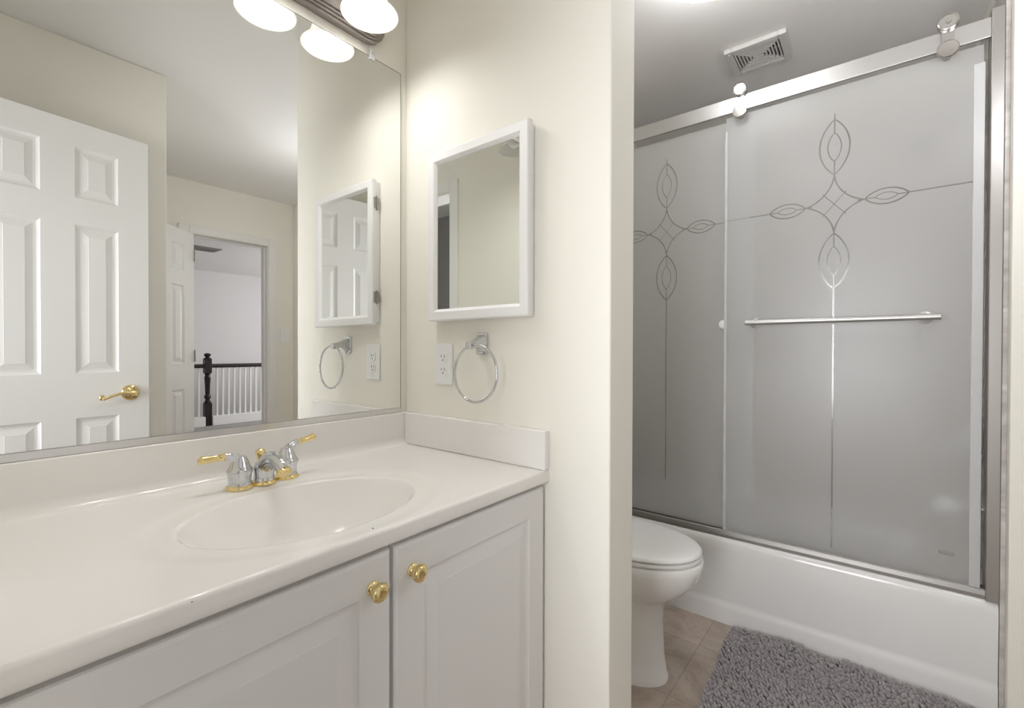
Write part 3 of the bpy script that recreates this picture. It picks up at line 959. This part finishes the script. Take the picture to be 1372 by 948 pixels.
MB().tube([(1.46, -1.448, 0.82), (1.455, -1.44, 0.80), (1.44, -1.436, 0.735)], [0.014, 0.011, 0.007], 12).build('lever', M_chrome, sv, off=o, smooth=50)
ts = thing('tub_spout', (1.46, -1.503, 0.56), 'chrome tub spout below the shower valve', 'tub spout')
o = ts.location
MB().tube([(1.46, -1.5025, 0.56), (1.46, -1.44, 0.56), (1.46, -1.39, 0.556), (1.46, -1.365, 0.545), (1.46, -1.36, 0.528)], [0.030, 0.028, 0.026, 0.023, 0.020], 20).build('body', M_chrome, ts, off=o, smooth=50)

# ------------------------------------------------------------------ sliding shower doors
se = thing('shower_door', (1.13, -0.75, 0.3565), 'sliding frosted glass shower doors with etched ornament over the bathtub', 'shower door')
o = se.location
y0, y1 = -1.5025, -0.0125
m = MB().box(1.108, 1.121, y0 + 0.030, y1 - 0.028, 2.129, 2.190)
m.build('header_rail', M_rail, se, off=o, bevel=0.0015)
m = MB().prism([(1.121, 0.357), (1.121, 0.368), (1.124, 0.382), (1.129, 0.386), (1.129, 0.372), (1.141, 0.372), (1.141, 0.386), (1.146, 0.386), (1.146, 0.372), (1.160, 0.372), (1.160, 0.386), (1.165, 0.386), (1.168, 0.357)], 'y', y0, y1)
m.build('bottom_track', M_track, se, off=o)
for ya, yb in ((y0, y0 + 0.030), (y1 - 0.030, y1)):
    m = MB().box(1.105, 1.168, ya, yb, 0.357, 2.214)
    m.build('end_post', M_post, se, off=o, bevel=0.002)
MZ = 1.690
M_f1 = frosted('frosted_glass_front', -1.070 - o[1], MZ - o[2], 0.41 - o[2], FROST)
M_f1b = frosted('frosted_glass_front_back_face', -1.070 - o[1], MZ - o[2], 0.41 - o[2], 0.0)
M_f2 = frosted('frosted_glass_rear', -0.436 - o[1], MZ - o[2], 0.55 - o[2], FROST)
M_f2b = frosted('frosted_glass_rear_back_face', -0.436 - o[1], MZ - o[2], 0.55 - o[2], 0.0)


def pane(*b):
    m = MB().box(*b)
    m.m = [0] + [1] * 5          # the room-side face carries the acid-etched layer
    return m


def roller(y, x0, parent):
    m = MB()
    m.lathe([(0.024, 0), (0.027, 0.001), (0.027, 0.013), (0.025, 0.015), (0.022, 0.0155), (0.021, 0.0145), (0.007, 0.0145), (0.006, 0.017), (0.001, 0.0175)], (1.103, y, 2.209), (-1, 0, 0), 36)
    m.lathe([(0.020, 0), (0.020, 0.030)], (1.129, y, 2.2102), (-1, 0, 0), 24)
    m.box(1.0985, 1.1045, y - 0.0155, y + 0.0155, 2.122, 2.209)
    m.lathe([(0.024, 0), (0.027, 0.001), (0.027, 0.012), (0.025, 0.014), (0.003, 0.0155)], (1.103, y, 2.122), (-1, 0, 0), 36)
    m.lathe([(0.012, 0), (0.012, x0 - 1.103)], (1.103, y, 2.112), (1, 0, 0), 20)
    r = m.build('roller', M_roll, parent, off=o, smooth=40)
    return r


fp = pane(1.128, 1.136, -1.459, -0.694, 0.376, 2.121).build('glass_panel', [M_f1, M_f1b], se, off=o, bevel=0.001, seg=1)
tag(fp, 'front frosted glass panel with towel bar')
for y in (-0.753, -1.372): roller(y, 1.128, fp)
m = MB().box(1.1255, 1.1385, -1.4625, -1.436, 0.385, 2.064)
tag(m.build('edge_seal', M_seal, fp, off=o, bevel=0.002), 'clear vinyl seal on the right glass edge')
m = MB().box(1.1265, 1.1375, -0.701, -0.690, 0.385, 2.064)
tag(m.build('edge_seal', M_seal, fp, off=o, bevel=0.002), 'clear vinyl seal on the left glass edge')
m = MB().tube([(1.080, -0.782, 1.257), (1.080, -1.360, 1.257)], 0.0105, 18)
for y in (-0.811, -1.326):
    m.lathe([(0.021, 0), (0.021, 0.004), (0.010, 0.008), (0.0085, 0.040), (0.010, 0.048)], (1.1279, y, 1.257), (-1, 0, 0), 24)
m.build('towel_bar', M_rail, fp, off=o, smooth=40)
m = MB().box(1.1274, 1.1279, -1.402, -1.362, 0.470, 0.482)
tag(m.build('sticker', pbr('sticker_grey', (0.30, 0.29, 0.28), 0.6), fp, off=o), 'small grey sticker low on the glass')
rp = pane(1.147, 1.155, -0.796, -0.042, 0.376, 2.112).build('glass_panel', [M_f2, M_f2b], se, off=o, bevel=0.001, seg=1)
tag(rp, 'rear frosted glass panel behind the front one')
m = MB().box(1.1455, 1.1565, -0.799, -0.782, 0.385, 2.10)
tag(m.build('edge_seal', M_seal, rp, off=o, bevel=0.002), 'clear vinyl seal on the rear panel edge')
m = MB().lathe([(0.017, 0), (0.018, 0.002), (0.017, 0.008), (0.013, 0.010), (0.001, 0.0105)], (1.1469, -0.684, 1.257), (-1, 0, 0), 24)
tag(m.build('pull_knob', M_plast, rp, off=o, smooth=40), 'small round white knob')
m = MB().tube([(1.185, -0.655, 1.257), (1.185, -0.10, 1.257)], 0.0075, 14)
for y in (-0.684 + 0.02, -0.12): m.lathe([(0.012, 0), (0.009, 0.036)], (1.1551, y, 1.257), (1, 0, 0), 16)
m.build('towel_bar', M_rail, rp, off=o, smooth=40)

# ------------------------------------------------------------------ ceiling fan vent
ev = thing('exhaust_vent', (1.28, -0.785, H), 'white bathroom exhaust fan grille on the ceiling above the tub', 'vent')
o = ev.location
x0, x1, y0, y1 = 1.176, 1.388, -0.905, -0.670
zb, zt = H - 0.020, H - 0.0005
m = MB()
q = 0.030
m.box(x0, x1, y0, y0 + q, zb, zt).box(x0, x1, y1 - q, y1, zb, zt).box(x0, x0 + q, y0 + q, y1 - q, zb, zt).box(x1 - q, x1, y0 + q, y1 - q, zb, zt)
m.build('grille_frame', M_vent, ev, off=o, bevel=0.003)
for k in range(7):
    a = q + 0.0045 + k * 0.0125
    r = MB()
    xa, xb, ya, yb = x0 + a, x1 - a, y0 + a, y1 - a
    if xb - xa < 0.012: break
    t = 0.0055
    r.box(xa, xb, ya, ya + t, zb + 0.001, zt - 0.006).box(xa, xb, yb - t, yb, zb + 0.001, zt - 0.006).box(xa, xa + t, ya + t, yb - t, zb + 0.001, zt - 0.006).box(xb - t, xb, ya + t, yb - t, zb + 0.001, zt - 0.006)
    if k == 0:
        r.box(xa, xb, (ya + yb) / 2 - 0.002, (ya + yb) / 2 + 0.002, zt - 0.006, zt - 0.002).box((xa + xb) / 2 - 0.002, (xa + xb) / 2 + 0.002, ya, yb, zt - 0.006, zt - 0.002)
    r.build('louver', M_vent, ev, off=o)
MB().box(x0 + q, x1 - q, y0 + q, y1 - q, zt - 0.0015, zt).build('duct', M_slot, ev, off=o)
MB().lathe([(0.004, 0), (0.003, 0.002)], (x0 + 0.018, y1 - 0.018, zb), (0, 0, -1), 10).build('screw', M_plast, ev, off=o)

# ------------------------------------------------------------------ ceiling light over the toilet
cl = thing('ceiling_light', (0.585, -0.775, H), 'round white ceiling light above the toilet, cut by the top of the photo', 'ceiling lamp')
o = cl.location
MB().lathe([(0.15, -0.0005), (0.15, -0.018), (0.14, -0.022)], (o[0], o[1], H), (0, 0, 1), 40).build('base_plate', M_plast, cl, off=o, smooth=40)
MB().lathe([(0.135, -0.0225), (0.140, -0.04), (0.140, -0.075), (0.128, -0.095), (0.100, -0.110), (0.060, -0.118), (0.012, -0.122)], (o[0], o[1], H), (0, 0, 1), 40).build('glass_dome', M_dome, cl, off=o, smooth=60)

# ------------------------------------------------------------------ bath rug
rg = thing('bath_rug', (0.80, -1.10, 0), 'grey chenille bath rug on the floor along the bathtub', 'rug')
o = rg.location
RX0, RX1, RY0, RY1 = 0.50, 1.085, -1.50, -0.742
m = MB().prism([(RX0 + 0.015, RY0 + 0.01), (RX1 - 0.008, RY0 + 0.01), (RX1 - 0.008, RY1 - 0.014), (RX0 + 0.015, RY1 - 0.042)], 'z', 0.0008, 0.010)
m.build('backing', M_rugback, rg, off=o)
ring6 = 7
vs, fs = [], []
unit = []
for hgt, rad in ((-0.6, 0.6), (-0.1, 1.0), (0.4, 0.92), (0.75, 0.5)):
    for k in range(ring6): unit.append((rad * math.cos(2 * PI * k / ring6), rad * math.sin(2 * PI * k / ring6), hgt))
uf = []
for j in range(3):
    for k in range(ring6):
        k2 = (k + 1) % ring6
        uf.append((j * ring6 + k, j * ring6 + k2, (j + 1) * ring6 + k2, (j + 1) * ring6 + k))
uf.append(tuple(3 * ring6 + k for k in range(ring6)))
st = 0.0125
nx, ny = int((RX1 - RX0) / st), int((RY1 - RY0) / st)
for i in range(nx + 1):
    for j in range(ny + 1):
        x = RX0 + i * st + random.uniform(-1, 1) * 0.0035
        y = RY0 + j * st + random.uniform(-1, 1) * 0.0022 + (0.5 * st if i % 2 else 0)
        y += -0.028 * (1 - (x - RX0) / (RX1 - RX0)) * ((y - RY0) / (RY1 - RY0))
        edge = min(x - RX0, RX1 - x, y - RY0, RY1 - y)
        lump = 0.008 * math.sin(x * 23 + 1.3 * math.sin(y * 9)) * math.sin(y * 17 + 2)
        zc = 0.021 + lump + random.uniform(-1, 1) * 0.003 - (0.009 if edge < 0.012 else 0)
        rx = 0.0066 * random.uniform(0.8, 1.15); rh = 0.0135 * random.uniform(0.85, 1.2)
        ax, ay = random.uniform(-0.45, 0.45), random.uniform(-0.45, 0.45) + 0.15
        b0 = len(vs)
        for ux, uy, uz in unit:
            vs.append((x + ux * rx + uz * rh * ax, y + uy * rx + uz * rh * ay, max(0.002, zc + uz * rh)))
        fs += [tuple(b0 + q for q in f) for f in uf]
pile = MB().add(vs, fs).build('chenille_pile', M_rug, rg, off=o, smooth=180)
pile['kind'] = 'stuff'
tag(pile, 'grey chenille loops', kind='stuff')

# ------------------------------------------------------------------ stair landing glimpsed through the far door
sr = thing('stair_railing', (2.0, -6.7, 0), 'dark wood stair railing with white balusters on the landing, seen in the mirror', 'railing')
o = sr.location
NXX = 1.612
m = MB().box(NXX - 0.047, NXX + 0.047, -6.747, -6.653, 0.0, 0.34).box(NXX - 0.047, NXX + 0.047, -6.747, -6.653, 0.79, 1.0)
m.lathe([(0.045, 0.34), (0.046, 0.36), (0.030, 0.375), (0.030, 0.40), (0.044, 0.42), (0.044, 0.44), (0.030, 0.47), (0.034, 0.60), (0.042, 0.72), (0.032, 0.76), (0.046, 0.79)], (NXX, -6.70, 0), (0, 0, 1), 20)
m.lathe([(0.055, 1.0), (0.056, 1.012), (0.030, 1.022), (0.026, 1.032), (0.044, 1.05), (0.046, 1.065), (0.038, 1.082), (0.015, 1.09)], (NXX, -6.70, 0), (0, 0, 1), 20)
tag(m.build('newel_post', M_wood, sr, off=o, bevel=0.004), 'dark turned newel post')
m = MB()
pr = [(-6.732, 0.868), (-6.668, 0.868), (-6.662, 0.895), (-6.672, 0.918), (-6.70, 0.928), (-6.728, 0.918), (-6.738, 0.895)]
m.prism(pr, 'x', NXX + 0.047, 3.4).prism(pr, 'x', 0.4, NXX - 0.047)
tag(m.build('handrail', M_wood, sr, off=o), 'dark wooden handrail')
x = 0.46
while x < 3.4:
    if abs(x - NXX) > 0.07:
        MB().box(x - 0.012, x + 0.012, -6.712, -6.688, 0.14, 0.868).build('baluster', M_trim, sr, off=o)
    x += 0.080
m = MB().box(NXX + 0.047, 3.4, -6.77, -6.63, 0.0, 0.14).box(0.4, NXX - 0.047, -6.77, -6.63, 0.0, 0.14)
m.build('base_curb', M_trim, sr, off=o, bevel=0.004)
rv = thing('return_vent', (1.25, -5.55, H), 'dark ceiling vent over the landing, seen in the mirror', 'vent')
o = rv.location
m = MB().box(1.0, 1.38, -5.72, -5.45, H - 0.012, H - 0.0005)
m.build('grille', M_post, rv, off=o, bevel=0.003)
for k in range(8):
    MB().box(1.03, 1.35, -5.70 + k * 0.03, -5.69 + k * 0.03, H - 0.016, H - 0.0125).build('slat', M_track, rv, off=o)
